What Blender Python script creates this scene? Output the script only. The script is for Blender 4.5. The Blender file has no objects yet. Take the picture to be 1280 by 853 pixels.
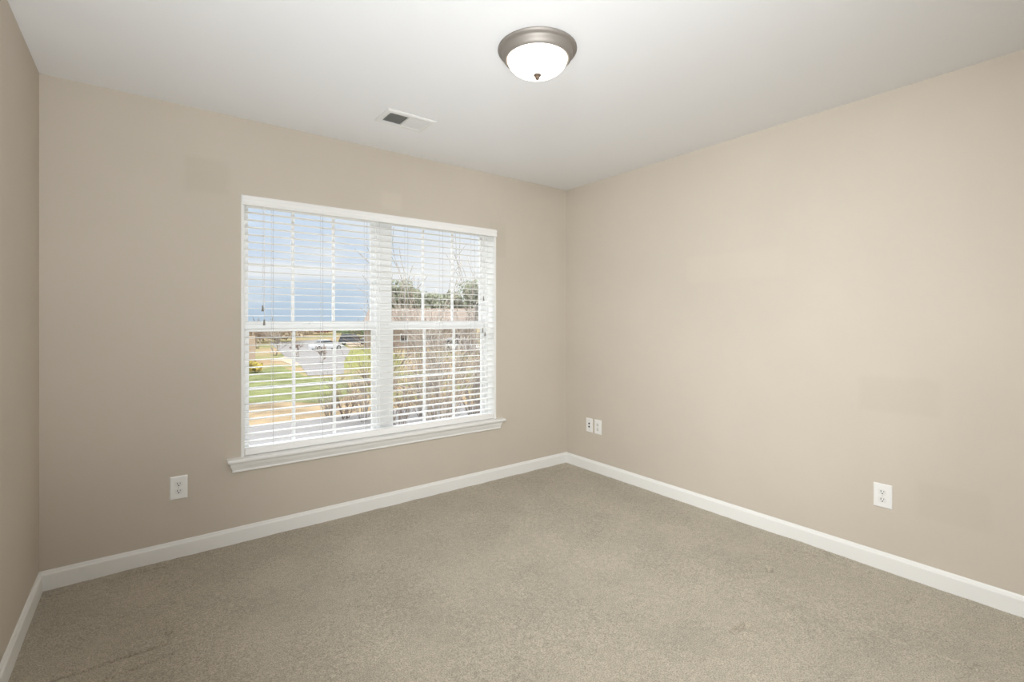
import bpy, bmesh, math, random
from mathutils import Vector, Matrix

scene = bpy.context.scene
COL = scene.collection
PI = math.pi

# ------------------------------------------------------------------ camera
FPX = 602.0                                   # focal length in pixels at 1280 wide
CAM = Vector((-3.009, -3.157, 1.275))
YAW = -math.atan2(.6045, .7967)
cd = bpy.data.cameras.new('camera')
cd.sensor_width = 36.0
cd.lens = FPX / 1280 * 36.0
cd.shift_y = -26.5 / 1280
cd.clip_start = .02
cd.clip_end = 2000
cam = bpy.data.objects.new('camera', cd)
cam.location = CAM
cam.rotation_euler = (PI / 2, 0, YAW)
COL.objects.link(cam)
scene.camera = cam

# ------------------------------------------------------------------ view
scene.view_settings.view_transform = 'Standard'
scene.view_settings.look = 'None'
scene.view_settings.gamma = 1
scene.view_settings.use_curve_mapping = False
scene.view_settings.exposure = 0.0
scene.cycles.use_denoising = True
scene.cycles.max_bounces = 12
scene.cycles.diffuse_bounces = 8
scene.cycles.transparent_max_bounces = 24
scene.cycles.sample_clamp_indirect = 6

# light levels
LAMP = 3.0          # radiance of the ceiling lamp's glass
HALL = 6.0           # watts of an unseen fill added in the hall
SUN = 1.0
CAMERA_FILL = 42.0         # watts of an unseen soft fill added beside the camera
WINDOW_FILL = 26.0     # watts of an area light added to stand in for open sky
BOUNCE = 33.0         # watts of an unseen fill added behind the camera, aimed at the ceiling
HIGH_SKY = 5.0        # overcast brightness high above the horizon

# ------------------------------------------------------------------ world sky
w = bpy.data.worlds.new('sky')
scene.world = w
w.use_nodes = True
nt = w.node_tree
nt.nodes.clear()
def wn(t, **k):
    n = nt.nodes.new(t)
    for a, b in k.items():
        setattr(n, a, b)
    return n
tc = wn('ShaderNodeTexCoord')
sep = wn('ShaderNodeSeparateXYZ')
nt.links.new(tc.outputs['Generated'], sep.inputs[0])
mp = wn('ShaderNodeMapping')
mp.inputs['Scale'].default_value = (5, 5, 16)
nt.links.new(tc.outputs['Generated'], mp.inputs[0])
nz = wn('ShaderNodeTexNoise')
nz.inputs['Scale'].default_value = 1.0
nz.inputs['Detail'].default_value = 5
nt.links.new(mp.outputs[0], nz.inputs[0])
# the cloud bank's edge wobbles a little
off = wn('ShaderNodeMath', operation='MULTIPLY_ADD')
nt.links.new(nz.outputs['Fac'], off.inputs[0])
off.inputs[1].default_value = .03
nt.links.new(sep.outputs['Z'], off.inputs[2])
ramp = wn('ShaderNodeValToRGB')
cr = ramp.color_ramp
stops = [(0.0, (.52, .66, .81)), (.06, (.58, .71, .86)), (.088, (.68, .78, .90)), (.097, (.92, .94, .97)),
         (.112, (.92, .94, .98)), (.13, (.68, .79, .95)), (.20, (.68, .80, .96)), (.28, (.70, .81, .96)), (.42, (.88, .90, .93))]
cr.elements[0].position, cr.elements[0].color = stops[0][0], (*stops[0][1], 1)
cr.elements[1].position, cr.elements[1].color = stops[-1][0], (*stops[-1][1], 1)
for p, c in stops[1:-1]:
    e = cr.elements.new(p)
    e.color = (*c, 1)
nt.links.new(off.outputs[0], ramp.inputs[0])
cl = wn('ShaderNodeValToRGB')
cl.color_ramp.elements[0].position = .50
cl.color_ramp.elements[0].color = (0, 0, 0, 1)
cl.color_ramp.elements[1].position = .72
cl.color_ramp.elements[1].color = (.8, .8, .8, 1)
nt.links.new(nz.outputs['Fac'], cl.inputs[0])
mx = wn('ShaderNodeMix', data_type='RGBA')
nt.links.new(cl.outputs[0], mx.inputs['Factor'])
nt.links.new(ramp.outputs[0], mx.inputs['A'])
mx.inputs['B'].default_value = (.95, .96, .98, 1)
# a wider bank of white cloud towards the right
ca = wn('ShaderNodeMapRange')
ca.interpolation_type = 'SMOOTHSTEP'
for k_, v_ in (('From Min', .30), ('From Max', .52), ('To Min', 0), ('To Max', 1)): ca.inputs[k_].default_value = v_
nt.links.new(sep.outputs['X'], ca.inputs['Value'])
cb = wn('ShaderNodeMapRange')
cb.interpolation_type = 'SMOOTHSTEP'
for k_, v_ in (('From Min', .24), ('From Max', .13), ('To Min', 0), ('To Max', 1)): cb.inputs[k_].default_value = v_
nt.links.new(off.outputs[0], cb.inputs['Value'])
cm = wn('ShaderNodeMath', operation='MULTIPLY')
nt.links.new(ca.outputs[0], cm.inputs[0])
nt.links.new(cb.outputs[0], cm.inputs[1])
mw = wn('ShaderNodeMix', data_type='RGBA')
nt.links.new(cm.outputs[0], mw.inputs['Factor'])
nt.links.new(mx.outputs['Result'], mw.inputs['A'])
mw.inputs['B'].default_value = (.95, .96, .98, 1)
st = wn('ShaderNodeMapRange')
st.inputs['From Min'].default_value = .32
st.inputs['From Max'].default_value = .75
st.inputs['To Min'].default_value = 1.0
st.inputs['To Max'].default_value = HIGH_SKY
nt.links.new(sep.outputs['Z'], st.inputs['Value'])
bg = wn('ShaderNodeBackground')
nt.links.new(mw.outputs['Result'], bg.inputs['Color'])
nt.links.new(st.outputs[0], bg.inputs['Strength'])
wo = wn('ShaderNodeOutputWorld')
nt.links.new(bg.outputs[0], wo.inputs[0])

# sun behind the house, on the garden only
sd = bpy.data.lights.new('sun', 'SUN')
sd.energy = SUN
sd.angle = math.radians(3)
sd.color = (1, .95, .88)
sun = bpy.data.objects.new('sun', sd)
sun.rotation_euler = (math.radians(48), 0, math.radians(18))   # shines towards +y, away from the window
COL.objects.link(sun)

# added fill, unseen in the hall and spilling through the door behind the camera
hd = bpy.data.lights.new('hall_fill', 'AREA')
hd.energy = HALL
hd.size = 1.0
hd.color = (1, .98, .95)
hl = bpy.data.objects.new('hall_fill', hd)
hl.location = (-2.6, -4.2, 2.40)
COL.objects.link(hl)

fd = bpy.data.lights.new('bounce_fill', 'AREA')  # unseen fill added to brighten the ceiling
fd.energy = BOUNCE
fd.shape = 'RECTANGLE'
fd.size, fd.size_y = .9, .4
fd.spread = math.radians(125)
fd.color = (.93, .975, 1)
fo = bpy.data.objects.new('bounce_fill', fd)
fo.location = (-2.95, -3.22, 1.0)
fo.rotation_euler = (Vector((-1.8, -1.25, 2.44)) - fo.location).to_track_quat('-Z', 'Y').to_euler()   # aimed at the ceiling
COL.objects.link(fo)

kd = bpy.data.lights.new('camera_fill', 'AREA')  # unseen fill added high beside the camera to brighten the right wall
kd.energy = CAMERA_FILL
kd.shape = 'DISK'
kd.size = .45
kd.spread = math.radians(95)
kd.color = (.98, 1, 1)
ko = bpy.data.objects.new('camera_fill', kd)
ko.location = (-3.15, -3.24, 2.2)
ko.rotation_euler = (Vector((-.05, -1.62, .3)) - ko.location).to_track_quat('-Z', 'Y').to_euler()
COL.objects.link(ko)

dd = bpy.data.lights.new('window_fill', 'AREA')  # area light added outside above the window in place of open sky
dd.energy = WINDOW_FILL
dd.shape = 'RECTANGLE'
dd.size, dd.size_y = 2.6, 1.0
dd.spread = math.radians(90)
dd.color = (.95, .98, 1)
do = bpy.data.objects.new('window_fill', dd)
do.location = (-1.675, 2.6, 3.05)
do.rotation_euler = (Vector((-1.675, 0, 1.25)) - do.location).to_track_quat('-Z', 'Y').to_euler()
COL.objects.link(do)

# ------------------------------------------------------------------ helpers
def tag(o, label=None, cat=None, group=None, kind=None):
    if label: o['label'] = label
    if cat: o['category'] = cat
    if group: o['group'] = group
    if kind: o['kind'] = kind
    return o

def empty(name, loc=(0, 0, 0), rz=0):
    o = bpy.data.objects.new(name, None)
    o.empty_display_size = .1
    o.location = loc
    o.rotation_euler = (0, 0, rz)
    COL.objects.link(o)
    return o

class MB:
    def __init__(s):
        s.v, s.f = [], []
    def add(s, vs, fs):
        n = len(s.v)
        s.v += [tuple(p) for p in vs]
        s.f += [tuple(i + n for i in q) for q in fs]
        return s
    def box(s, x0, x1, y0, y1, z0, z1, bev=0, seg=2):
        if bev:
            bm = bmesh.new()
            bmesh.ops.create_cube(bm, size=1)
            bmesh.ops.scale(bm, vec=(x1 - x0, y1 - y0, z1 - z0), verts=bm.verts)
            bmesh.ops.translate(bm, vec=((x0 + x1) / 2, (y0 + y1) / 2, (z0 + z1) / 2), verts=bm.verts)
            bmesh.ops.bevel(bm, geom=bm.edges[:], offset=bev, segments=seg, affect='EDGES', profile=.5)
            s.bm(bm)
            return s
        return s.add([(x0, y0, z0), (x1, y0, z0), (x1, y1, z0), (x0, y1, z0), (x0, y0, z1), (x1, y0, z1), (x1, y1, z1), (x0, y1, z1)],
                     [(0, 3, 2, 1), (4, 5, 6, 7), (0, 1, 5, 4), (1, 2, 6, 5), (2, 3, 7, 6), (3, 0, 4, 7)])
    def bm(s, bm):
        bm.verts.index_update()
        s.add([v.co[:] for v in bm.verts], [[v.index for v in f.verts] for f in bm.faces])
        bm.free()
        return s
    def loft(s, loops, cap0=True, cap1=True):
        n = len(loops[0])
        vs = [p for l in loops for p in l]
        fs = []
        for i in range(len(loops) - 1):
            for j in range(n):
                k = (j + 1) % n
                fs.append((i * n + j, i * n + k, (i + 1) * n + k, (i + 1) * n + j))
        if cap0: fs.append(tuple(range(n))[::-1])
        if cap1: fs.append(tuple((len(loops) - 1) * n + j for j in range(n)))
        return s.add(vs, fs)
    def lathe(s, prof, n=48, c=(0, 0, 0), axis='z'):
        loops = []
        for r, z in prof:
            r = max(r, 1e-5)
            if axis == 'z':
                loops.append([(c[0] + r * math.cos(2 * PI * j / n), c[1] + r * math.sin(2 * PI * j / n), c[2] + z) for j in range(n)])
            else:   # axis y
                loops.append([(c[0] + r * math.cos(2 * PI * j / n), c[1] + z, c[2] + r * math.sin(2 * PI * j / n)) for j in range(n)])
        return s.loft(loops)
    def tube(s, pts, rad, n=6):
        pts = [Vector(p) for p in pts]
        if not isinstance(rad, (list, tuple)): rad = [rad] * len(pts)
        loops = []
        for i, p in enumerate(pts):
            d = (pts[min(i + 1, len(pts) - 1)] - pts[max(i - 1, 0)])
            if d.length < 1e-9: d = Vector((0, 0, 1))
            d.normalize()
            a = d.orthogonal().normalized() if i == 0 else (a - d * a.dot(d)).normalized()
            b = d.cross(a)
            loops.append([p + (a * math.cos(2 * PI * j / n) + b * math.sin(2 * PI * j / n)) * rad[i] for j in range(n)])
        return s.loft(loops)
    def build(s, name, m, parent=None, smooth=False, loc=None):
        me = bpy.data.meshes.new(name)
        me.from_pydata(s.v, [], s.f)
        bm = bmesh.new()
        bm.from_mesh(me)
        if len(bm.faces) < 60000:
            bmesh.ops.recalc_face_normals(bm, faces=bm.faces)
        bm.to_mesh(me)
        bm.free()
        me.materials.append(m)
        if smooth:
            me.shade_smooth()
            if smooth != 'all':
                try:
                    me.set_sharp_from_angle(angle=math.radians(35))
                except Exception:
                    pass
        me.update()
        o = bpy.data.objects.new(name, me)
        if loc: o.location = loc
        if parent: o.parent = parent
        COL.objects.link(o)
        return o

def prism_x(prof, x0, x1):      # prof: (y, z) points
    return [[(x, y, z) for y, z in prof] for x in (x0, x1)]

def copy_tree(o, parent=None):
    c = o.copy()
    COL.objects.link(c)
    if parent is not None: c.parent = parent
    for ch in list(o.children):
        copy_tree(ch, c)
    return c

# ------------------------------------------------------------------ materials
def mat(name, col, rough=.5, metal=0, spec=.5, bump=None, var=None, emit=None, extra=None):
    """bump = (scale, strength, distance); var = (scale, amount) tints the colour itself."""
    m = bpy.data.materials.new(name)
    m.use_nodes = True
    t = m.node_tree
    b = t.nodes['Principled BSDF']
    b.inputs['Base Color'].default_value = (*col, 1)
    b.inputs['Roughness'].default_value = rough
    b.inputs['Metallic'].default_value = metal
    b.inputs['Specular IOR Level'].default_value = spec
    co = t.nodes.new('ShaderNodeTexCoord')
    if var:
        n = t.nodes.new('ShaderNodeTexNoise')
        n.inputs['Scale'].default_value = var[0]
        n.inputs['Detail'].default_value = 4
        t.links.new(co.outputs['Object'], n.inputs[0])
        r = t.nodes.new('ShaderNodeValToRGB')
        r.color_ramp.elements[0].position = .3
        r.color_ramp.elements[1].position = .7
        r.color_ramp.elements[0].color = (*[c * (1 - var[1]) for c in col], 1)
        r.color_ramp.elements[1].color = (*[min(1, c * (1 + var[1])) for c in col], 1)
        t.links.new(n.outputs['Fac'], r.inputs[0])
        t.links.new(r.outputs[0], b.inputs['Base Color'])
    if bump:
        n = t.nodes.new('ShaderNodeTexNoise')
        n.inputs['Scale'].default_value = bump[0]
        n.inputs['Detail'].default_value = 3
        t.links.new(co.outputs['Object'], n.inputs[0])
        u = t.nodes.new('ShaderNodeBump')
        u.inputs['Strength'].default_value = bump[1]
        u.inputs['Distance'].default_value = bump[2]
        t.links.new(n.outputs['Fac'], u.inputs['Height'])
        t.links.new(u.outputs[0], b.inputs['Normal'])
    if emit:
        b.inputs['Emission Color'].default_value = (*emit[0], 1)
        b.inputs['Emission Strength'].default_value = emit[1]
    return m

def paint(name, col, patches=()):
    """Matt wall paint: roller texture, faint unevenness and touch-up patches (object-space boxes: axis, a0, a1, z0, z1, factor)."""
    m = mat(name, col, .75, spec=.25, bump=(260, .12, .002), var=(1.6, .025))
    t = m.node_tree
    b = t.nodes['Principled BSDF']
    src = b.inputs['Base Color'].links[0].from_socket
    co = t.nodes.new('ShaderNodeTexCoord')
    wob = t.nodes.new('ShaderNodeTexNoise')
    wob.inputs['Scale'].default_value = 14
    t.links.new(co.outputs['Object'], wob.inputs[0])
    wa = t.nodes.new('ShaderNodeVectorMath'); wa.operation = 'MULTIPLY_ADD'
    t.links.new(wob.outputs['Color'], wa.inputs[0])
    wa.inputs[1].default_value = (.03, .03, .03)
    t.links.new(co.outputs['Object'], wa.inputs[2])
    s = t.nodes.new('ShaderNodeSeparateXYZ')
    t.links.new(wa.outputs[0], s.inputs[0])
    for ax, a0, a1, z0, z1, k in patches:
        def win(sock, lo, hi):
            d = t.nodes.new('ShaderNodeMath'); d.operation = 'SUBTRACT'
            t.links.new(sock, d.inputs[0]); d.inputs[1].default_value = (lo + hi) / 2
            a = t.nodes.new('ShaderNodeMath'); a.operation = 'ABSOLUTE'
            t.links.new(d.outputs[0], a.inputs[0])
            r = t.nodes.new('ShaderNodeMapRange')
            t.links.new(a.outputs[0], r.inputs['Value'])
            r.inputs['From Min'].default_value = (hi - lo) / 2 - .015
            r.inputs['From Max'].default_value = (hi - lo) / 2 + .015
            r.inputs['To Min'].default_value = 1; r.inputs['To Max'].default_value = 0
            return r.outputs[0]
        mu = t.nodes.new('ShaderNodeMath'); mu.operation = 'MULTIPLY'
        t.links.new(win(s.outputs[ax], a0, a1), mu.inputs[0])
        t.links.new(win(s.outputs['Z'], z0, z1), mu.inputs[1])
        mi = t.nodes.new('ShaderNodeMix'); mi.data_type = 'RGBA'; mi.blend_type = 'MULTIPLY'
        t.links.new(mu.outputs[0], mi.inputs['Factor'])
        t.links.new(src, mi.inputs['A'])
        mi.inputs['B'].default_value = (k, k, k * .99, 1)
        src = mi.outputs['Result']
    t.links.new(src, b.inputs['Base Color'])
    return m

WALL = (.555, .500, .430)
M_wall_back = paint('beige_paint_back', WALL, [('X', -2.83, -2.62, 2.0, 2.19, .955), ('X', -1.72, -1.57, 2.05, 2.17, 1.05), ('X', -.82, -.66, 1.80, 2.07, .96)])
M_wall_right = paint('beige_paint_right', WALL, [('Y', -2.55, -2.22, .82, 1.00, .965), ('Y', -2.72, -2.46, .33, .50, .97), ('Y', -1.85, -1.2, 1.55, 1.72, 1.02)])
M_wall = paint('beige_paint', WALL)
M_ceil = mat('ceiling_paint', (.795, .80, .815), .8, spec=.2, bump=(180, .1, .002))
M_trim = mat('white_trim_paint', (.80, .80, .785), .35, bump=(40, .05, .001))
M_vinyl = mat('white_vinyl', (.78, .785, .785), .35)
M_slat = mat('white_blind_slat', (.84, .84, .83), .4)
M_cord = mat('blind_cord', (.55, .56, .58), .8)
M_whitecord = mat('white_cord', (.80, .80, .80), .8)
M_tassel = mat('grey_tassel', (.28, .27, .25), .5)
M_plate = mat('white_plate', (.80, .80, .79), .3)
M_recept = mat('receptacle_plastic', (.74, .74, .73), .35)
M_dark = mat('dark_slot', (.015, .014, .013), .6)
M_screw = mat('screw_metal', (.6, .6, .58), .4, .8)
M_nickel = mat('brushed_nickel', (.30, .275, .25), .6, .7, bump=(90, .03, .001))
M_bronze = mat('bronze_finial', (.11, .075, .05), .5, .3)
M_dome = mat('lit_opal_glass', (.9, .88, .84), .3, emit=((1, .95, .87), LAMP))
M_vent = mat('white_register', (.74, .74, .73), .45)
M_duct = mat('dark_duct', (.06, .058, .055), .8)

# thin window glass
M_glass = bpy.data.materials.new('window_glass')
M_glass.use_nodes = True
t = M_glass.node_tree
t.nodes.clear()
go = t.nodes.new('ShaderNodeOutputMaterial')
gm = t.nodes.new('ShaderNodeMixShader')
gt = t.nodes.new('ShaderNodeBsdfTransparent')
gt.inputs[0].default_value = (.97, .98, .98, 1)
gg = t.nodes.new('ShaderNodeBsdfGlossy')
gg.inputs['Roughness'].default_value = .02
gm.inputs[0].default_value = .05
t.links.new(gt.outputs[0], gm.inputs[1])
t.links.new(gg.outputs[0], gm.inputs[2])
t.links.new(gm.outputs[0], go.inputs[0])

# carpet: short cut pile, speckled, unevenly worn
def carpet_material():
    m = mat('beige_carpet', (.30, .26, .20), .95, spec=.05)
    t = m.node_tree
    b = t.nodes['Principled BSDF']
    b.inputs['Sheen Weight'].default_value = .15
    b.inputs['Sheen Roughness'].default_value = .6
    co = t.nodes.new('ShaderNodeTexCoord')
    def noise(sc, det, rough=.5):
        n = t.nodes.new('ShaderNodeTexNoise')
        n.inputs['Scale'].default_value = sc
        n.inputs['Detail'].default_value = det
        n.inputs['Roughness'].default_value = rough
        t.links.new(co.outputs['Object'], n.inputs[0])
        return n
    fine = noise(190, 3, .7)
    mid = noise(42, 3)
    big = noise(2.3, 5, .6)
    r = t.nodes.new('ShaderNodeValToRGB')
    r.color_ramp.elements[0].position = .32
    r.color_ramp.elements[1].position = .70
    r.color_ramp.elements[0].color = (.265, .230, .174, 1)
    r.color_ramp.elements[1].color = (.62, .562, .462, 1)
    t.links.new(fine.outputs['Fac'], r.inputs[0])
    def mul(src, n, lo, hi, p0=.35, p1=.65):
        q = t.nodes.new('ShaderNodeMapRange')
        q.inputs['From Min'].default_value = p0
        q.inputs['From Max'].default_value = p1
        q.inputs['To Min'].default_value = lo
        q.inputs['To Max'].default_value = hi
        t.links.new(n.outputs['Fac'], q.inputs['Value'])
        v = t.nodes.new('ShaderNodeMix'); v.data_type = 'RGBA'; v.blend_type = 'MULTIPLY'
        v.inputs['Factor'].default_value = 1
        t.links.new(src, v.inputs['A'])
        t.links.new(q.outputs[0], v.inputs['B'])
        return v.outputs['Result']
    c = mul(r.outputs[0], mid, .93, 1.06)
    c = mul(c, big, .90, 1.07)
    t.links.new(c, b.inputs['Base Color'])
    u = t.nodes.new('ShaderNodeBump')
    u.inputs['Strength'].default_value = .8
    u.inputs['Distance'].default_value = .006
    t.links.new(fine.outputs['Fac'], u.inputs['Height'])
    t.links.new(u.outputs[0], b.inputs['Normal'])
    return m
M_carpet = carpet_material()

# ------------------------------------------------------------------ room shell
XL, YR, H = -3.413, -3.30, 2.44
OX0, OX1, OZ0, OZ1 = -2.576, -.775, .462, 1.998      # window opening in the back wall
WT = .18
b = MB()
b.box(XL - .12, OX0, 0, WT, -.15, H).box(OX1, .12, 0, WT, -.15, H)
b.box(OX0, OX1, 0, WT, -.15, OZ0).box(OX0, OX1, 0, WT, OZ1, H)
tag(b.build('wall_back', M_wall_back), 'beige painted wall with the blind-covered double window', 'wall', kind='structure')
tag(MB().box(0, .12, YR - .12, 0, -.15, H).build('wall_right', M_wall_right), 'long plain beige painted wall with outlets right of the window', 'wall', kind='structure')
tag(MB().box(XL - .12, XL, YR - .12, 0, -.15, H).build('wall_left', M_wall), 'narrow strip of beige painted wall at the left edge', 'wall', kind='structure')
DX0, DX1, DZ = -3.32, -2.50, 2.05                     # door opening behind the camera
b = MB().box(XL, DX0, YR - .12, YR, -.15, H).box(DX1, 0, YR - .12, YR, -.15, H).box(DX0, DX1, YR - .12, YR, DZ, H)
tag(b.build('wall_rear', M_wall), 'beige painted wall with the doorway to the hall', 'wall', kind='structure')
b = MB().box(XL - .12, XL, -4.9, YR - .12, -.15, H).box(-1.6, -1.48, -4.9, YR - .12, -.15, H).box(XL - .12, -1.48, -5.02, -4.9, -.15, H)
tag(b.build('wall_hall', M_wall), 'beige painted hall walls beyond the doorway', 'wall', kind='structure')
tag(MB().box(XL - .12, .12, -5.02, WT, H, H + .15).build('ceiling', M_ceil), 'smooth white painted ceiling of the room', 'ceiling', kind='structure')

# carpet with dents and creases left by furniture
def seg_d(x, y, a, c):
    ax, ay = a; cx, cy = c
    dx, dy = cx - ax, cy - ay
    L = dx * dx + dy * dy
    u = max(0, min(1, ((x - ax) * dx + (y - ay) * dy) / L)) if L else 0
    return math.hypot(x - ax - u * dx, y - ay - u * dy)
def ground(px, py, z):          # the point of the plane z = const seen at a pixel of the 1280x853 photograph
    d = Vector((.7967, -.6045, 0)) * ((px - 640) / FPX) + Vector((.6045, .7967, 0)) + Vector((0, 0, -(py - 400) / FPX))
    return CAM + d * ((z - CAM.z) / d.z)
def g2(px, py): return ground(px, py, 0)[:2]
CREASE = [(g2(50, 855), g2(206, 805), .015, .005), (g2(120, 855), g2(215, 816), .011, .006), (g2(207, 792), g2(213, 790), .015, .007),
          (g2(208, 794), g2(210, 806), .006, .006), (g2(56, 745), g2(206, 707.5), .012, .006), (g2(586, 618), g2(613, 611), .014, .007),
          (g2(690, 592), g2(712, 584), .010, .007), (g2(712, 584), g2(745, 594), .008, .007), (g2(918, 788), g2(934, 779), .030, .013),
          (g2(961, 709), g2(963, 713), .030, .009), (g2(1032, 695.5), g2(1038, 691), .014, .005), (g2(1136, 752), g2(1141, 745), .010, .004),
          (g2(1141, 745), g2(1158, 739), .007, .004), (g2(920, 786), g2(940, 792), -.008, .022), (g2(1155, 779), g2(1164, 782), .010, .006),
          (g2(800, 606), g2(812, 612), .007, .006), (g2(1170, 818), g2(1225, 838), .008, .005), (g2(1010, 690), g2(1090, 716), .004, .014),
          (g2(965, 770), g2(1000, 764), -.006, .03)]
STEP = .006
nx, ny = int(-XL / STEP) + 1, int(-YR / STEP) + 1
rng = random.Random(4)
from mathutils import noise as mnoise
vs = []
for j in range(ny + 1):
    y = YR * j / ny
    for i in range(nx + 1):
        x = XL * (1 - i / nx)
        z = .004 * mnoise.noise((x * 2.2, y * 2.2, 1)) + .0025 * mnoise.noise((x * 7, y * 7, 5)) + .0012 * mnoise.noise((x * 30, y * 30, 2)) - .004
        vs.append([x, y, z])
for a, c, d, wd in CREASE:
    m = wd * 3
    x0, x1 = min(a[0], c[0]) - m, max(a[0], c[0]) + m
    y0, y1 = min(a[1], c[1]) - m, max(a[1], c[1]) + m
    for v in vs:
        if x0 < v[0] < x1 and y0 < v[1] < y1:
            q = seg_d(v[0], v[1], a, c) / wd
            if q < 3: v[2] -= d * math.exp(-q * q)
fs = [(j * (nx + 1) + i, (j + 1) * (nx + 1) + i, (j + 1) * (nx + 1) + i + 1, j * (nx + 1) + i + 1) for j in range(ny) for i in range(nx)]
b = MB(); b.v = [tuple(v) for v in vs]; b.f = fs
fl = b.build('floor', M_carpet, smooth='all')
tag(fl, 'beige cut pile wall-to-wall carpet with faint dents and creases', 'floor', kind='structure')
tag(MB().box(XL, -1.48, -5.02, YR, -.05, -.004).build('floor_hall', M_carpet), 'beige carpet of the hall beyond the doorway', 'floor', kind='structure')

# baseboards with an eased top edge
BP = [(0, -.015), (-.014, -.015), (-.014, .066), (-.0125, .071), (-.009, .074), (-.0075, .080), (-.005, .085), (0, .086)]
tag(MB().loft([[(x, y, z) for y, z in BP] for x in (XL, 0)]).build('baseboard_back', M_trim), 'white baseboard along the wall under the window', 'baseboard', kind='structure')
tag(MB().loft([[(y, x, z) for y, z in BP] for x in (YR, 0)]).build('baseboard_right', M_trim), 'white baseboard along the wall right of the corner', 'baseboard', kind='structure')
tag(MB().loft([[(XL - y, x, z) for y, z in BP] for x in (YR, 0)]).build('baseboard_left', M_trim), 'white baseboard along the left wall', 'baseboard', kind='structure')
tag(MB().loft([[(x, YR - y, z) for y, z in BP] for x in (DX1 + .06, 0)]).build('baseboard_rear', M_trim), 'white baseboard along the wall with the doorway', 'baseboard', kind='structure')

# ------------------------------------------------------------------ window: jamb liner, stool, apron, two sash units
LT = .018
CX0, CX1 = OX0 + LT, OX1 - LT
b = MB()
b.box(OX0, CX0, -.004, .10, .482, OZ1, .0015, 1).box(CX1, OX1, -.004, .10, .482, OZ1, .0015, 1).box(CX0, CX1, -.004, .10, OZ1 - LT, OZ1)
tag(b.build('trim_1', M_trim), 'white jamb lining around the window opening', 'window trim', kind='structure')
bm = bmesh.new()
SX0, SX1 = -2.648, -.712
pl = [(SX0, -.052), (SX1, -.052), (SX1, 0), (OX1, 0), (OX1, .10), (OX0, .10), (OX0, 0), (SX0, 0)]
fv = bm.faces.new([bm.verts.new((x, y, .462)) for x, y in pl])
ex = bmesh.ops.extrude_face_region(bm, geom=[fv])
bmesh.ops.translate(bm, vec=(0, 0, .021), verts=[v for v in ex['geom'] if isinstance(v, bmesh.types.BMVert)])
bmesh.ops.recalc_face_normals(bm, faces=bm.faces)
front = [e for e in bm.edges if all(v.co.y < -.04 for v in e.verts) or (all(v.co.x in (SX0, SX1) or v.co.x < SX0 + .001 or v.co.x > SX1 - .001 for v in e.verts) and abs(e.verts[0].co.z - e.verts[1].co.z) < .001 and e.verts[0].co.y <= 0 and e.verts[1].co.y <= 0)]
bmesh.ops.bevel(bm, geom=front, offset=.005, segments=3, affect='EDGES', profile=.5)
tag(MB().bm(bm).build('trim_2', M_trim, smooth=True), 'white window stool projecting below the blind', 'window sill', kind='structure')
AX0, AX1 = -2.605, -.755
lv = [(.031, .462), (.031, .455), (.027, .453), (.027, .447), (.024, .436), (.018, .424), (.0145, .414), (.0165, .411), (.0165, .405), (.013, .402)]
tag(MB().loft([[(AX0 - p, 0, z), (AX0 - p, -p, z), (AX1 + p, -p, z), (AX1 + p, 0, z)] for p, z in lv]).build('trim_3', M_trim),
    'white moulded apron under the window stool', 'window trim', kind='structure')

def rect_frame(b, x0, x1, z0, z1, l, r, bo, to, y0, y1):
    b.box(x0, x0 + l, y0, y1, z0, z1).box(x1 - r, x1, y0, y1, z0, z1)
    b.box(x0 + l, x1 - r, y0, y1, z0, z0 + bo).box(x0 + l, x1 - r, y0, y1, z1 - to, z1)
    return b
Z0, Z1 = .483, OZ1 - LT
MR = 1.235                                             # meeting rail
def window_unit(name, x0, x1, label):
    root = empty(name, ((x0 + x1) / 2, .14, Z0))
    tag(root, label, 'window', kind='structure')
    off = Vector((-(x0 + x1) / 2, -.14, -Z0))
    def put(b, n, m, par, loc=True, **k):
        o = b.build(n, m, par, **k)
        if loc: o.location = off
        return o
    put(rect_frame(MB(), x0, x1, Z0, Z1, .016, .016, .010, .012, .095, .178), 'window_frame', M_vinyl, root)
    # side tracks
    put(MB().box(x0 + .016, x0 + .021, .118, .143, MR, Z1 - .012).box(x1 - .021, x1 - .016, .118, .143, MR, Z1 - .012), 'sash_track', M_vinyl, root)
    g0, g1 = x0 + .041, x1 - .041
    # upper sash in the outer track
    us = put(rect_frame(MB(), x0 + .016, x1 - .016, MR - .005, Z1 - .010, .025, .025, .037, .008, .143, .168), 'upper_sash', M_vinyl, root)
    ls = put(rect_frame(MB(), x0 + .016, x1 - .016, Z0 + .010, MR + .013, .025, .025, .016, .045, .117, .142), 'lower_sash', M_vinyl, root)
    for sash, za, zb, yg in ((us, MR + .032, Z1 - .018, .155), (ls, Z0 + .026, MR - .032, .130)):
        put(MB().box(g0, g1, yg - .002, yg + .002, za, zb), 'pane', M_glass, sash, loc=False)
        m = MB()
        for k in (1, 2):
            xm = g0 + (g1 - g0) * k / 3
            m.box(xm - .0095, xm + .0095, yg - .008, yg + .008, za, zb, .003, 1)
        zm = (za + zb) / 2
        m.box(g0, g1, yg - .007, yg + .007, zm - .0095, zm + .0095, .003, 1)
        put(m, 'muntin_grid', M_vinyl, sash, loc=False)
    lk = MB().box((x0 + x1) / 2 - .03, (x0 + x1) / 2 + .03, .119, .14, MR + .013, MR + .020, .002, 1).box((x0 + x1) / 2 - .008, (x0 + x1) / 2 + .03, .112, .13, MR + .020, MR + .028, .002, 1)
    put(lk, 'sash_lock', M_vinyl, ls, loc=False)
    return root
MU0, MU1 = -1.711, -1.639
window_unit('window_1', CX0, MU0, 'left double-hung window unit with the blue view in its upper sash')
window_unit('window_2', MU1, CX1, 'right double-hung window unit with bare trees behind it')
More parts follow.
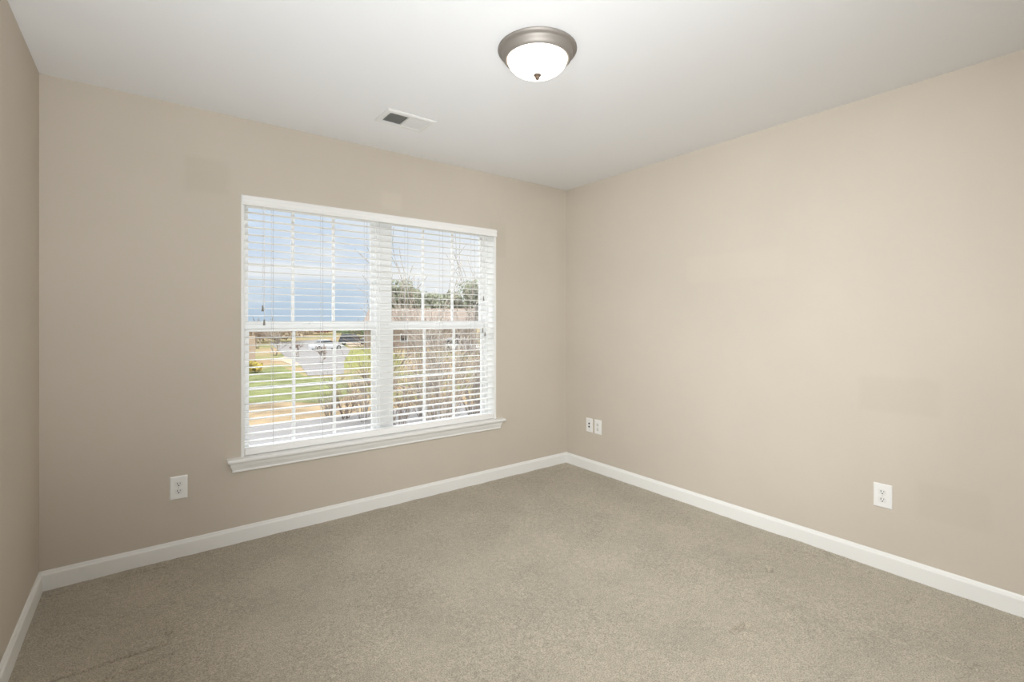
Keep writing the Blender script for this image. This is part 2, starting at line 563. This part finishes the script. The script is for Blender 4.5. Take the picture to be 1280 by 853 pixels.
tag(MB().box(MU0, MU1, .085, .178, Z0, Z1, .002, 1).build('trim_4', M_vinyl), 'white mullion between the two window units', 'window trim', kind='structure')

# ------------------------------------------------------------------ venetian blind across both units
bl = empty('window_blind', ((CX0 + CX1) / 2, .032, .486))
tag(bl, 'wide white venetian blind with open slats hanging across the window', 'window blind')
BO = Vector((-(CX0 + CX1) / 2, -.032, -.486))
def bp(b, n, m, par=bl, first=True, **k):
    o = b.build(n, m, par, **k)
    if first: o.location = BO
    return o
SL0, SL1 = CX0 + .004, CX1 - .004
# valance with returns
VP = [(-.006, 1.940), (-.016, 1.940), (-.0185, 1.945), (-.017, 1.951), (-.0145, 1.955), (-.0155, 1.972), (-.019, 1.980), (-.020, 1.989), (-.006, 1.989)]
v = MB().loft(prism_x(VP, OX0 + .003, OX1 - .003))
va = bp(v, 'valance', M_slat)
bp(MB().box(SL0, SL1, .004, .060, 1.946, 1.9795), 'headrail', M_slat)
s = MB()
PITCH = .0434
z = .5605
zs = []
while z < 1.935:
    zs.append(z)
    prof = []
    for k in range(7):                                  # slightly crowned slat section
        u = k / 6 * 2 - 1
        prof.append((.032 + .025 * u, z + .0012 * (1 - u * u) + .0016))
    for k in range(6, -1, -1):
        u = k / 6 * 2 - 1
        prof.append((.032 + .025 * u, z + .0012 * (1 - u * u) - .0016))
    s.loft(prism_x(prof, SL0, SL1))
    z += PITCH
bp(s, 'slats', M_slat)
bp(MB().box(SL0, SL1, .004, .060, .4855, .526, .004, 3), 'bottom_rail', M_slat, smooth=True)
for x in (-2.405, -2.117, -1.830, -1.535, -1.255, -.975):
    c = MB()
    for y in (.0055, .0585):
        c.tube([(x, y, .527), (x, y, 1.95)], .0011, 5)
    for q in zs:                                        # rungs under each slat
        c.tube([(x, .0055, q - .0016), (x, .0585, q - .0016)], .0005, 4)
    bp(c, 'ladder_cord', M_cord)
def pull(x, ztas, y, lenw, m=M_cord, tm=M_tassel):
    c = bp(MB().tube([(x, y, 1.945), (x + .001, y, (1.945 + ztas) / 2), (x, y, ztas)], .0013, 6), 'pull_cord', m)
    bp(MB().lathe([(.001, .016), (.0035, .014), (.0045, .004), (.0068, -.017), (.006, -.020), (.001, -.020)], 16, (x, y, ztas)), 'tassel', tm, c, first=False, smooth=True)
pull(-2.463, 1.345, -.004, 0, M_whitecord)
pull(-2.455, 1.262, -.0035, 0, M_whitecord)
pull(-.898, 1.445, -.0045, 0, M_whitecord)
pull(-.906, 1.195, -.004, 0, M_whitecord)
pull(-.884, 1.165, -.005, 0, M_whitecord)

# ------------------------------------------------------------------ ceiling lamp
LX, LY = -1.668, -1.57
lp = empty('ceiling_light', (LX, LY, H))
tag(lp, 'round flush ceiling lamp with brushed nickel rim and lit opal glass bowl', 'ceiling light')
pan = MB().lathe([(.0, 0), (.166, 0), (.1695, -.003), (.1695, -.008), (.166, -.013), (.158, -.016), (.1535, -.019), (.151, -.024), (.1495, -.032), (.146, -.041), (.140, -.047),
                  (.136, -.049), (.131, -.047), (.128, -.040), (.0, -.040)], 96)
pan.build('rim', M_nickel, lp, smooth=True)
dm = [(0, -.044)]
for k in range(15):
    a = k / 14 * PI / 2
    dm.append((.129 * math.cos(a) ** .9 if k < 14 else 0, -.044 - .066 * math.sin(a)))
MB().lathe(dm, 72).build('glass_bowl', M_dome, lp, smooth=True)
MB().lathe([(.0, -.107), (.0155, -.108), (.0165, -.111), (.013, -.115), (.009, -.119), (.0095, -.124), (.006, -.129), (0, -.131)], 24).build('finial', M_bronze, lp, smooth=True)

# ------------------------------------------------------------------ ceiling register
vr = empty('ceiling_vent', (-1.803, -.537, H))
tag(vr, 'white rectangular ceiling register with two banks of louvers', 'air vent')
hx, hy = .149, .102
ox, oy = .118, .066
lp0 = [(hx, 0), (hx, -.003), (hx - .010, -.009), (ox + .004, -.009), (ox, -.006), (ox, -.001)]
fr = MB()
rings = []
for k, (p, z) in enumerate(lp0):
    d = hx - p
    yy = hy - d if k < 3 else (oy + (p - ox))
    rings.append([(-p, -yy, z), (p, -yy, z), (p, yy, z), (-p, yy, z)])
fr.loft(rings, False, False)
fr.box(-.006, .006, -oy, oy, -.0085, -.001)
fr.build('register_frame', M_vent, vr)
MB().box(-ox - .002, ox + .002, -oy - .002, oy + .002, -.0012, -.0002).build('duct_opening', M_duct, vr)
for sgn, x0, x1, lab in ((1, -ox, -.006, None), (-1, .006, ox, None)):
    lb = MB()
    n = 9
    for k in range(n):
        xc = x0 + (x1 - x0) * (k + .5) / n
        a = math.radians(50)
        wd = .0046 if sgn > 0 else .0078
        th = .0022 if sgn > 0 else .0008
        dx, dz = wd * math.cos(a) * sgn, min(.0033, wd * math.sin(a))
        lb.loft([[(xc - dx, y, -.0048 - dz), (xc - dx + th, y, -.0048 - dz), (xc + dx + th, y, -.0048 + dz), (xc + dx, y, -.0048 + dz)] for y in (-oy, oy)])
    lb.build('louver_bank', M_vent, vr)
for sx in (-1, 1):
    MB().lathe([(0, -.0105), (.003, -.010), (.004, -.0088), (0, -.0088)], 12, (sx * (hx - .018), 0, 0)).build('screw', M_screw, vr)

# ------------------------------------------------------------------ wall plates
def wall_plate(kind, loc, rz, w_, h_, label, name, cat, group=None):
    r = empty(name, loc, rz)
    tag(r, label, cat, group)
    pb = MB().loft([[(-w_ / 2 + d, y, -h_ / 2 + d), (w_ / 2 - d, y, -h_ / 2 + d), (w_ / 2 - d, y, h_ / 2 - d), (-w_ / 2 + d, y, h_ / 2 - d)] for d, y in ((0, 0), (0, -.003), (.0025, -.0058), (.006, -.0065))])
    pb.build('cover_plate', M_plate, r)
    if kind == 'duplex':
        for zc in (.0195, -.0195):
            loop = []
            for k in range(32):
                a = 2 * PI * k / 32
                loop.append((max(-.0172, min(.0172, .0185 * math.cos(a))), max(-.0145, min(.0145, .0185 * math.sin(a)))))
            rc = MB().loft([[(x, y, zc + q) for x, q in loop] for y in (-.006, -.0083)]).build('receptacle', M_recept, r)
            MB().box(-.0075, -.0048, -.0087, -.008, zc - .001, zc + .008).box(.0050, .0072, -.0087, -.008, zc, zc + .0075).lathe([(0, -.0087), (.0031, -.0087), (.0031, -.008), (0, -.008)], 14, (0, 0, zc - .0075), 'y').build('socket_slots', M_dark, rc)
        MB().lathe([(0, -.0085), (.0025, -.0080), (.0032, -.0065), (0, -.0062)], 14, (0, 0, 0), 'y').build('screw', M_screw, r)
    else:
        for zc in (.0135, -.0135):
            jb = MB().lathe([(0, -.0115), (.0050, -.0115), (.0055, -.007), (.0085, -.0068), (.0088, -.006), (0, -.006)], 18, (0, 0, zc), 'y').build('jack', M_dark, r)
        for zc in (.041, -.041):
            MB().lathe([(0, -.0085), (.0025, -.0080), (.0032, -.0065), (0, -.0062)], 14, (0, 0, zc), 'y').build('screw', M_screw, r)
    return r
wall_plate('duplex', (-2.871, 0, .371), 0, .079, .124, 'white duplex outlet below and left of the window stool', 'wall_outlet', 'outlet', 'electrical outlets')
wall_plate('duplex', (0, -2.339, .373), -PI / 2, .079, .121, 'large white duplex outlet alone on the long right wall', 'wall_outlet', 'outlet', 'electrical outlets')
wall_plate('duplex', (0, -.384, .378), -PI / 2, .074, .119, 'white duplex outlet beside the jack plate near the far corner', 'wall_outlet', 'outlet', 'electrical outlets')
wall_plate('jack', (0, -.286, .378), -PI / 2, .072, .116, 'white cable jack plate with two dark holes nearest the far corner', 'cable_plate', 'cable jack plate')

# ------------------------------------------------------------------ outside, one storey down
G = -2.9
def gpt(px, Y, z=G):             # ground point in the direction of a pixel column at depth Y
    d = Vector((.7967, -.6045, 0)) * ((px - 640) / FPX) + Vector((.6045, .7967, 0))
    k = (Y - CAM.y) / d.y
    return (CAM.x + d.x * k, Y, z)
M_lawn = mat('mixed_lawn', (.15, .13, .06), .95, spec=.1)
t = M_lawn.node_tree
co = t.nodes.new('ShaderNodeTexCoord')
n1 = t.nodes.new('ShaderNodeTexNoise'); n1.inputs['Scale'].default_value = .22; n1.inputs['Detail'].default_value = 6
n1.inputs['Roughness'].default_value = .65
t.links.new(co.outputs['Object'], n1.inputs[0])
r1 = t.nodes.new('ShaderNodeValToRGB')
for p, c in ((.36, (.13, .145, .055)), (.45, (.19, .18, .075)), (.53, (.27, .20, .115))):
    e = r1.color_ramp.elements.new(p); e.color = (*c, 1)
r1.color_ramp.elements.remove(r1.color_ramp.elements[0])
r1.color_ramp.elements[-1].color = (.30, .20, .12, 1); r1.color_ramp.elements[-1].position = .7
t.links.new(n1.outputs['Fac'], r1.inputs[0])
t.links.new(r1.outputs[0], t.nodes['Principled BSDF'].inputs['Base Color'])
M_grass = mat('green_grass', (.145, .155, .06), .95, spec=.1, var=(.9, .35))
M_straw = mat('dry_grass', (.255, .19, .115), .95, spec=.1, var=(.9, .4))
M_olive = mat('olive_grass', (.19, .19, .06), .95, spec=.1, var=(1.2, .3))
M_asphalt = mat('grey_asphalt', (.20, .187, .178), .9, spec=.2, var=(3, .1))
M_concrete = mat('pale_concrete', (.205, .195, .190), .9, spec=.2, var=(2, .06))
M_kerb = mat('tan_kerb', (.36, .29, .21), .9, spec=.2, var=(2, .1))
tag(MB().box(-120, 260, .5, 330, G - .3, G).build('lawn', M_lawn), 'patchy green and straw lawn below the window', 'lawn', kind='structure')
def slab(name, pts, m, label, cat, h=.03):
    q = [ground(x, y, G) for x, y in pts]
    tag(MB().loft([[(p.x, p.y, G - .05) for p in q], [(p.x, p.y, G + h) for p in q]]).build(name, m), label, cat, kind='structure')
tag(MB().box(-14, 9.5, 4.2, 17.9, G - .05, G + .03).build('street_pavement', M_concrete), 'pale grey pavement nearest below the window', 'pavement', kind='structure')
slab('field_dry', [(262, 536), (300, 505), (360, 500), (440, 492), (474, 506), (440, 520), (370, 529)], M_straw, 'strip of straw brown grass beyond the pavement', 'grass', .012)
slab('field_green', [(270, 505), (285, 470), (350, 458), (380, 470), (432, 476), (440, 490), (418, 505), (352, 503)], M_grass, 'bright green strip of lawn in the middle distance', 'grass', .016)
slab('field_olive', [(428, 463), (433, 438), (480, 436), (500, 446), (500, 462)], M_olive, 'olive lawn below the parked cars', 'grass', .014)
slab('road', [(338, 429), (400, 424.5), (424, 428), (438, 438), (430, 452), (430, 468), (385, 470), (374, 455), (356, 446)], M_asphalt, 'grey road curving past the parked cars', 'road', .03)
slab('road_kerb', [(424, 428), (470, 427), (474, 431), (438, 434)], M_kerb, 'tan kerb strip under the parked cars', 'kerb', .05)
slab('path', [(336, 452), (356, 446), (374, 455), (372, 459), (352, 452)], M_kerb, 'tan path at the bend of the road', 'path', .04)

# ---- cars
M_tyre = mat('tyre_rubber', (.02, .02, .02), .8)
M_hub = mat('wheel_rim', (.5, .5, .5), .35, .8)
M_carglass = mat('car_glass', (.03, .035, .04), .1)
M_lamp = mat('car_lamp', (.6, .6, .58), .2)
def car(loc, rz, colm, label, suv=False):
    r = empty('parked_car', loc, rz)
    tag(r, label, 'car', 'parked cars')
    L, W, Hh = (4.7, 1.85, 1.72) if suv else (4.5, 1.78, 1.42)
    sill, belt = .28, (.98 if suv else .86)
    def sec(x, zt, wf):
        w_ = W / 2 * wf
        return [(x, -w_ * .92, sill), (x, w_ * .92, sill), (x, w_, sill + .2), (x, w_ * .99, zt - .12), (x, w_ * .90, zt), (x, -w_ * .90, zt), (x, -w_ * .99, zt - .12), (x, -w_, sill + .2)]
    hood = belt - .08
    xs = [(-L / 2, belt - .25, .82), (-L / 2 + .12, belt - .02, .93), (-L / 2 + .6, belt, 1), (.6, belt, 1), (1.1, hood, 1), (L / 2 - .35, hood - .12, .95), (L / 2 - .05, hood - .30, .85), (L / 2, hood - .38, .78)]
    MB().loft([sec(*a) for a in xs]).build('car_body', colm, r, smooth=True)
    x0, x1 = (-L / 2 + .15, 1.05) if suv else (-L / 2 + .75, 1.05)
    t0, t1 = (x0 + .25, .35) if suv else (x0 + .65, .25)
    def lp(xa, xb, wf, z): return [(xa, -W / 2 * wf, z), (xb, -W / 2 * wf, z), (xb, W / 2 * wf, z), (xa, W / 2 * wf, z)]
    MB().loft([lp(x0, x1, .9, belt - .02), lp(t0, t1, .74, Hh - .06)]).build('car_windows', M_carglass, r)
    MB().loft([lp(t0 - .03, t1 + .03, .755, Hh - .07), lp(t0, t1, .74, Hh - .02), lp(t0 + .1, t1 - .1, .62, Hh)]).build('car_roof', colm, r, smooth=True)
    for x in (-L / 2 + .85, L / 2 - .88):
        for sy in (-1, 1):
            y = sy * (W / 2 - .10)
            wh = MB().lathe([(0, -.10), (.30, -.10), (.33, -.07), (.33, .07), (.30, .10), (0, .10)], 20, (x, y, .33), 'y').build('wheel', M_tyre, r, smooth=True)
            MB().lathe([(0, -.108), (.19, -.105), (.19, .105), (0, .108)], 16, (x, y, .33), 'y').build('wheel_hub', M_hub, wh)
    for sy in (-1, 1):
        MB().box(L / 2 - .14, L / 2 - .02, sy * W * .33 - .16, sy * W * .33 + .16, hood - .42, hood - .28, .03, 1).build('headlight', M_lamp, r)
    return r
M_cw = mat('white_car_paint', (.62, .62, .63), .25)
M_cd = mat('dark_car_paint', (.06, .065, .075), .25)
M_cs = mat('silver_car_paint', (.35, .37, .39), .25, .3)
def gp(x, y, dz=.03):
    q = ground(x, y, G)
    return (q.x, q.y, G + dz)
car(gp(408, 438), math.radians(10), M_cw, 'white sedan parked on the grey road beyond the window')
car(gp(442, 431, .05), math.radians(-20), M_cd, 'dark car parked on the kerb right of the white sedan', True)
car(gp(462, 428.5, .05), math.radians(60), M_cs, 'silver car at the right end of the parked row', True)
car(gp(577, 439, 0), math.radians(-55), M_cw, 'white car half hidden behind the bare branches', True)

# ---- buildings
M_brick = mat('brown_siding', (.17, .095, .06), .9, var=(2, .2))
M_beige = mat('beige_siding', (.42, .33, .25), .85, var=(2, .06))
M_roofb = mat('brown_roof_shingle', (.24, .19, .155), .9, var=(1.5, .12))
M_roofr = mat('reddish_roof_shingle', (.25, .11, .09), .9, var=(1.5, .15))
M_wallt = mat('tan_house_wall', (.33, .27, .215), .9, var=(1.5, .06))
M_whitew = mat('white_frame', (.7, .7, .7), .6)
def house(name, loc, rz, L, W, hw, hr, wm, rm, label, nwin=3):
    r = empty(name, loc, rz)
    tag(r, label, 'house', 'houses beyond the window')
    MB().loft([[(x, -W / 2, 0), (x, W / 2, 0), (x, W / 2, hw), (x, 0, hr - .1), (x, -W / 2, hw)] for x in (-L / 2, L / 2)]).build('house_wall', wm, r)
    e = .4
    MB().loft([[(x, -W / 2 - e, hw - .15), (x, 0, hr), (x, W / 2 + e, hw - .15), (x, W / 2 + e, hw - .02), (x, 0, hr + .18), (x, -W / 2 - e, hw - .02)] for x in (-L / 2 - e, L / 2 + e)]).build('house_roof', rm, r)
    for k in range(nwin):
        xc = -L / 2 + L * (k + .5) / nwin
        f = MB().box(xc - .55, xc + .55, -W / 2 - .06, -W / 2 + .02, .9, 2.15).build('house_window', M_whitew, r)
        MB().box(xc - .46, xc + .46, -W / 2 - .08, -W / 2 - .05, .99, 2.06).build('pane', M_carglass, f)
    MB().box(-L / 2 + L / nwin - .5, -L / 2 + L / nwin + .5, -W / 2 - .05, -W / 2 + .02, 0, 2.1).build('front_door', M_brick, r)
    return r
house('far_house', gpt(528, 64), math.radians(-37), 15.5, 8, 3.1, 5.75, M_wallt, M_roofb, 'tan house with brown roof behind the bare trees', 4)
house('far_house', gpt(383, 172), math.radians(-20), 13, 8, 2.0, 3.2, M_wallt, M_roofr, 'distant house with reddish roof past the road', 3)
gq = ground(311, 455, G)
gr = empty('brown_shed', (gq.x - 2.2, gq.y + 1.6, G), math.radians(-8))
tag(gr, 'small brown shed with a beige corner at the left edge of the view', 'shed')
MB().box(-2.6, 2.3, -1.5, 1.5, 0, 2.3).build('shed_wall', M_brick, gr)
MB().box(2.25, 2.95, -1.55, -.9, 0, 2.6, .03, 1).build('corner_pier', M_beige, gr)
MB().loft([[(x, -1.8, 2.25), (x, 0, 2.95), (x, 1.8, 2.25), (x, 1.8, 2.35), (x, 0, 3.08), (x, -1.8, 2.35)] for x in (-2.8, 2.25)]).build('shed_roof', M_roofb, gr)

# ---- vegetation
M_bark = mat('pale_bark', (.40, .34, .28), .9, var=(6, .25))
M_twig = mat('brown_twigs', (.27, .20, .155), .9, var=(3, .35))
M_twig2 = mat('grey_twigs', (.33, .285, .25), .9, var=(3, .35))
M_pale = mat('pale_twigs', (.43, .37, .31), .9, var=(3, .3))
M_yellow = mat('yellow_leaves', (.42, .33, .06), .8, var=(.8, .3))
M_green1 = mat('evergreen_leaves', (.15, .185, .095), .8, var=(.8, .35))
M_green2 = mat('grey_green_leaves', (.22, .235, .155), .8, var=(.8, .3))
M_red = mat('russet_leaves', (.23, .11, .085), .8, var=(.8, .3))
M_tan = mat('tan_leaves', (.25, .19, .12), .8, var=(.8, .3))

def grow(mb, tw, p, d, ln, r, lvl, R, spread, minr):
    n = 4
    pts, rad = [p.copy()], [r]
    q = p.copy(); dd = d.copy()
    for i in range(n):
        dd = (dd + Vector((R.uniform(-1, 1), R.uniform(-1, 1), R.uniform(-.6, 1))) * .13).normalized()
        q = q + dd * (ln / n)
        pts.append(q.copy()); rad.append(max(minr, r * (1 - .55 * (i + 1) / n)))
    (mb if lvl >= 3 else tw).tube(pts, rad, 5 if lvl >= 3 else 3)
    if lvl <= 0: return
    for k in range(R.choice((3, 4, 4)) if lvl > 1 else R.choice((3, 4, 5))):
        i = R.randint(1, n)
        a = R.uniform(0, 2 * PI)
        o = dd.orthogonal().normalized()
        o = Matrix.Rotation(a, 3, dd) @ o
        nd = (dd + o * R.uniform(.35, spread) + Vector((0, 0, .12))).normalized()
        grow(mb, tw, pts[i], nd, ln * R.uniform(.5, .75), max(minr, rad[i] * .6), lvl - 1, R, spread, minr)

def bare_tree(loc, stems, ln, r, lvl, seed, label, tm, lean=(0, 0), spread=.85, minr=.005, name='bare_tree', cat='tree', grp='bare trees outside the window'):
    R = random.Random(seed)
    e = empty(name, loc)
    tag(e, label, cat, grp)
    mb, tw = MB(), MB()
    for k in range(stems):
        a = 2 * PI * (k + R.random() * .5) / stems
        tilt = R.uniform(.12, .45)
        d = Vector((math.cos(a) * tilt + lean[0], math.sin(a) * tilt + lean[1], 1)).normalized()
        grow(mb, tw, Vector((math.cos(a) * .12, math.sin(a) * .12, 0)), d, ln * R.uniform(.8, 1.15), r, lvl, R, spread, minr)
    if mb.v: mb.build('trunk', M_bark, e, smooth='all')
    tw.build('twigs', tm, e, smooth='all')
    return e
bare_tree(gpt(548, 11.0), 9, 3.3, .050, 3, 11, 'multi-stemmed bare tree nearest outside the right window unit', M_pale, spread=.75, minr=.008)
bare_tree(gpt(592, 14.0), 7, 3.0, .045, 3, 23, 'bare tree at the right edge of the window view', M_twig2, spread=.75, minr=.008)
bare_tree(gpt(478, 15.5), 6, 2.3, .04, 3, 37, 'bare tree behind the mullion of the window', M_twig, spread=.75, minr=.008)
bare_tree(gpt(402, 45), 2, 1.0, .05, 3, 41, 'thin bare sapling beside the road in front of the white sedan', M_twig, minr=.02, grp='saplings along the road', name='bare_sapling')
bare_tree(gpt(373, 54), 2, 1.0, .05, 3, 42, 'thin bare sapling at the inside bend of the road', M_twig, minr=.02, grp='saplings along the road', name='bare_sapling')
bare_tree(gpt(344, 58), 3, 2.0, .06, 3, 43, 'larger bare tree behind the beige shed corner', M_twig2, minr=.02, grp='saplings along the road', name='bare_sapling')
bare_tree(gpt(322, 75), 4, 2.2, .07, 3, 44, 'bare tree at the far left above the shed roof', M_twig, minr=.025, grp='saplings along the road', name='bare_sapling')
shr = [(432, 17.2, 1.15, 51), (455, 16.2, 1.35, 52), (500, 13.5, 1.5, 53), (528, 15.5, 1.9, 54), (560, 13.0, 1.6, 55), (596, 13.6, 1.9, 56), (412, 18.0, .7, 58), (612, 16.5, 2.2, 59)]
lab = ['low leafless shrub at the pavement end right of the lawn', 'leafless brown shrub left of the mullion', 'brown twiggy shrub just right of the mullion',
       'tall twiggy shrub behind the nearest bare tree', 'dense brown shrub under the middle of the right window', 'twiggy shrub at the right end of the window',
       'smallest leafless shrub standing on the pavement edge', 'tall leafless thicket behind the shrub at the right end']
for (px, Y, ln, sd_), lb_ in zip(shr, lab):
    bare_tree(gpt(px, Y), 10, ln, .022, 2, sd_, lb_, M_twig if sd_ % 2 else M_twig2, spread=1.0, minr=.0065, name='leafless_shrub', cat='shrub', grp='leafless shrubs below the window')

def leafy(name, loc, rx, rz_, hgt, n, size, m, label, cat, grp, seed, trunk=True, conical=0):
    R = random.Random(seed)
    e = empty(name, loc)
    tag(e, label, cat, grp)
    lf = MB()
    lumps = [(Vector((R.uniform(-.6, .6) * rx, R.uniform(-.6, .6) * rx * .8, R.uniform(-.6, .75) * rz_)), R.uniform(.3, .55)) for _ in range(14)]
    for k in range(n):
        c, s_ = R.choice(lumps)
        v = Vector((R.gauss(0, 1), R.gauss(0, 1), R.gauss(0, 1))).normalized() * R.uniform(.6, 1.0) ** .5
        p = c + Vector((v.x * rx * s_, v.y * rx * s_, v.z * rz_ * s_))
        if conical: p.x *= 1 - .5 * (p.z / rz_ + 1) / 2; p.y *= 1 - .5 * (p.z / rz_ + 1) / 2
        p.z = max(p.z + hgt, .05)
        a = Vector((R.gauss(0, 1), R.gauss(0, 1), R.gauss(0, 1))).normalized()
        b_ = a.orthogonal().normalized()
        q = size * R.uniform(.6, 1.3)
        lf.add([p + a * q, p + b_ * q * .6, p - a * q, p - b_ * q * .6], [(0, 1, 2, 3)])
    lf.build('foliage', m, e)
    if trunk:
        MB().tube([(0, 0, 0), (.05, 0, hgt * .5), (0, .05, hgt)], [.25, .2, .1], 8).build('trunk', M_bark, e, smooth='all')
    return e
trs = [(494, 92, 4.4, 4.4, 7.8, M_green2), (512, 112, 5.2, 5.0, 8.6, M_green1), (529, 92, 4.6, 3.9, 6.6, M_green2), (548, 112, 5.4, 4.6, 7.2, M_green1), (564, 93, 4.6, 3.9, 6.0, M_green2), (584, 108, 6.0, 5.6, 8.4, M_green1), (601, 86, 5, 5.0, 8.0, M_green2), (626, 104, 6.5, 6, 9, M_green1)]
tl = ['evergreen tree seen just right of the mullion', 'dark green tree left of the roof ridge of the tan house', 'grey green tree above the middle of the tan house', 'dark green tree right of centre over the tan house',
      'grey green tree above the right end of the tan house', 'dark green tree between the right muntin and the jamb', 'grey green tree next to the right window jamb', 'tall dark green tree at the right end of the row']
for k, ((px, Y, rx, rz_, hg, m), lb_) in enumerate(zip(trs, tl)):
    leafy('evergreen_tree', gpt(px, Y), rx, rz_, hg, 2600, .38, m, lb_, 'tree', 'evergreen trees beyond the houses', 70 + k)
hd_ = [(444, 112, 7, 1.2, 1.5, M_green1, 'dark green hedge behind the parked dark car'), (398, 140, 7, 1.1, 1.4, M_red, 'row of russet shrubs in front of the red roofed house'),
       (330, 95, 9, 1.1, 1.5, M_tan, 'tan brush clump at the far left of the view'), (352, 120, 7, 1.0, 1.4, M_tan, 'second tan brush clump left of the road')]
for k, (px, Y, rx, rz_, hg, m, lb_) in enumerate(hd_):
    leafy('distant_hedge', gpt(px, Y), rx, rz_, hg, 2200, .3, m, lb_, 'hedge', 'hedges in the distance', 90 + k, trunk=False)
yq = ground(317, 466, G)
leafy('yellow_shrub', (yq.x, yq.y, G), .7, .45, .45, 500, .12, M_yellow, 'small yellow shrub on the lawn in front of the shed', 'shrub', 'small shrubs on the lawn', 130, trunk=False)
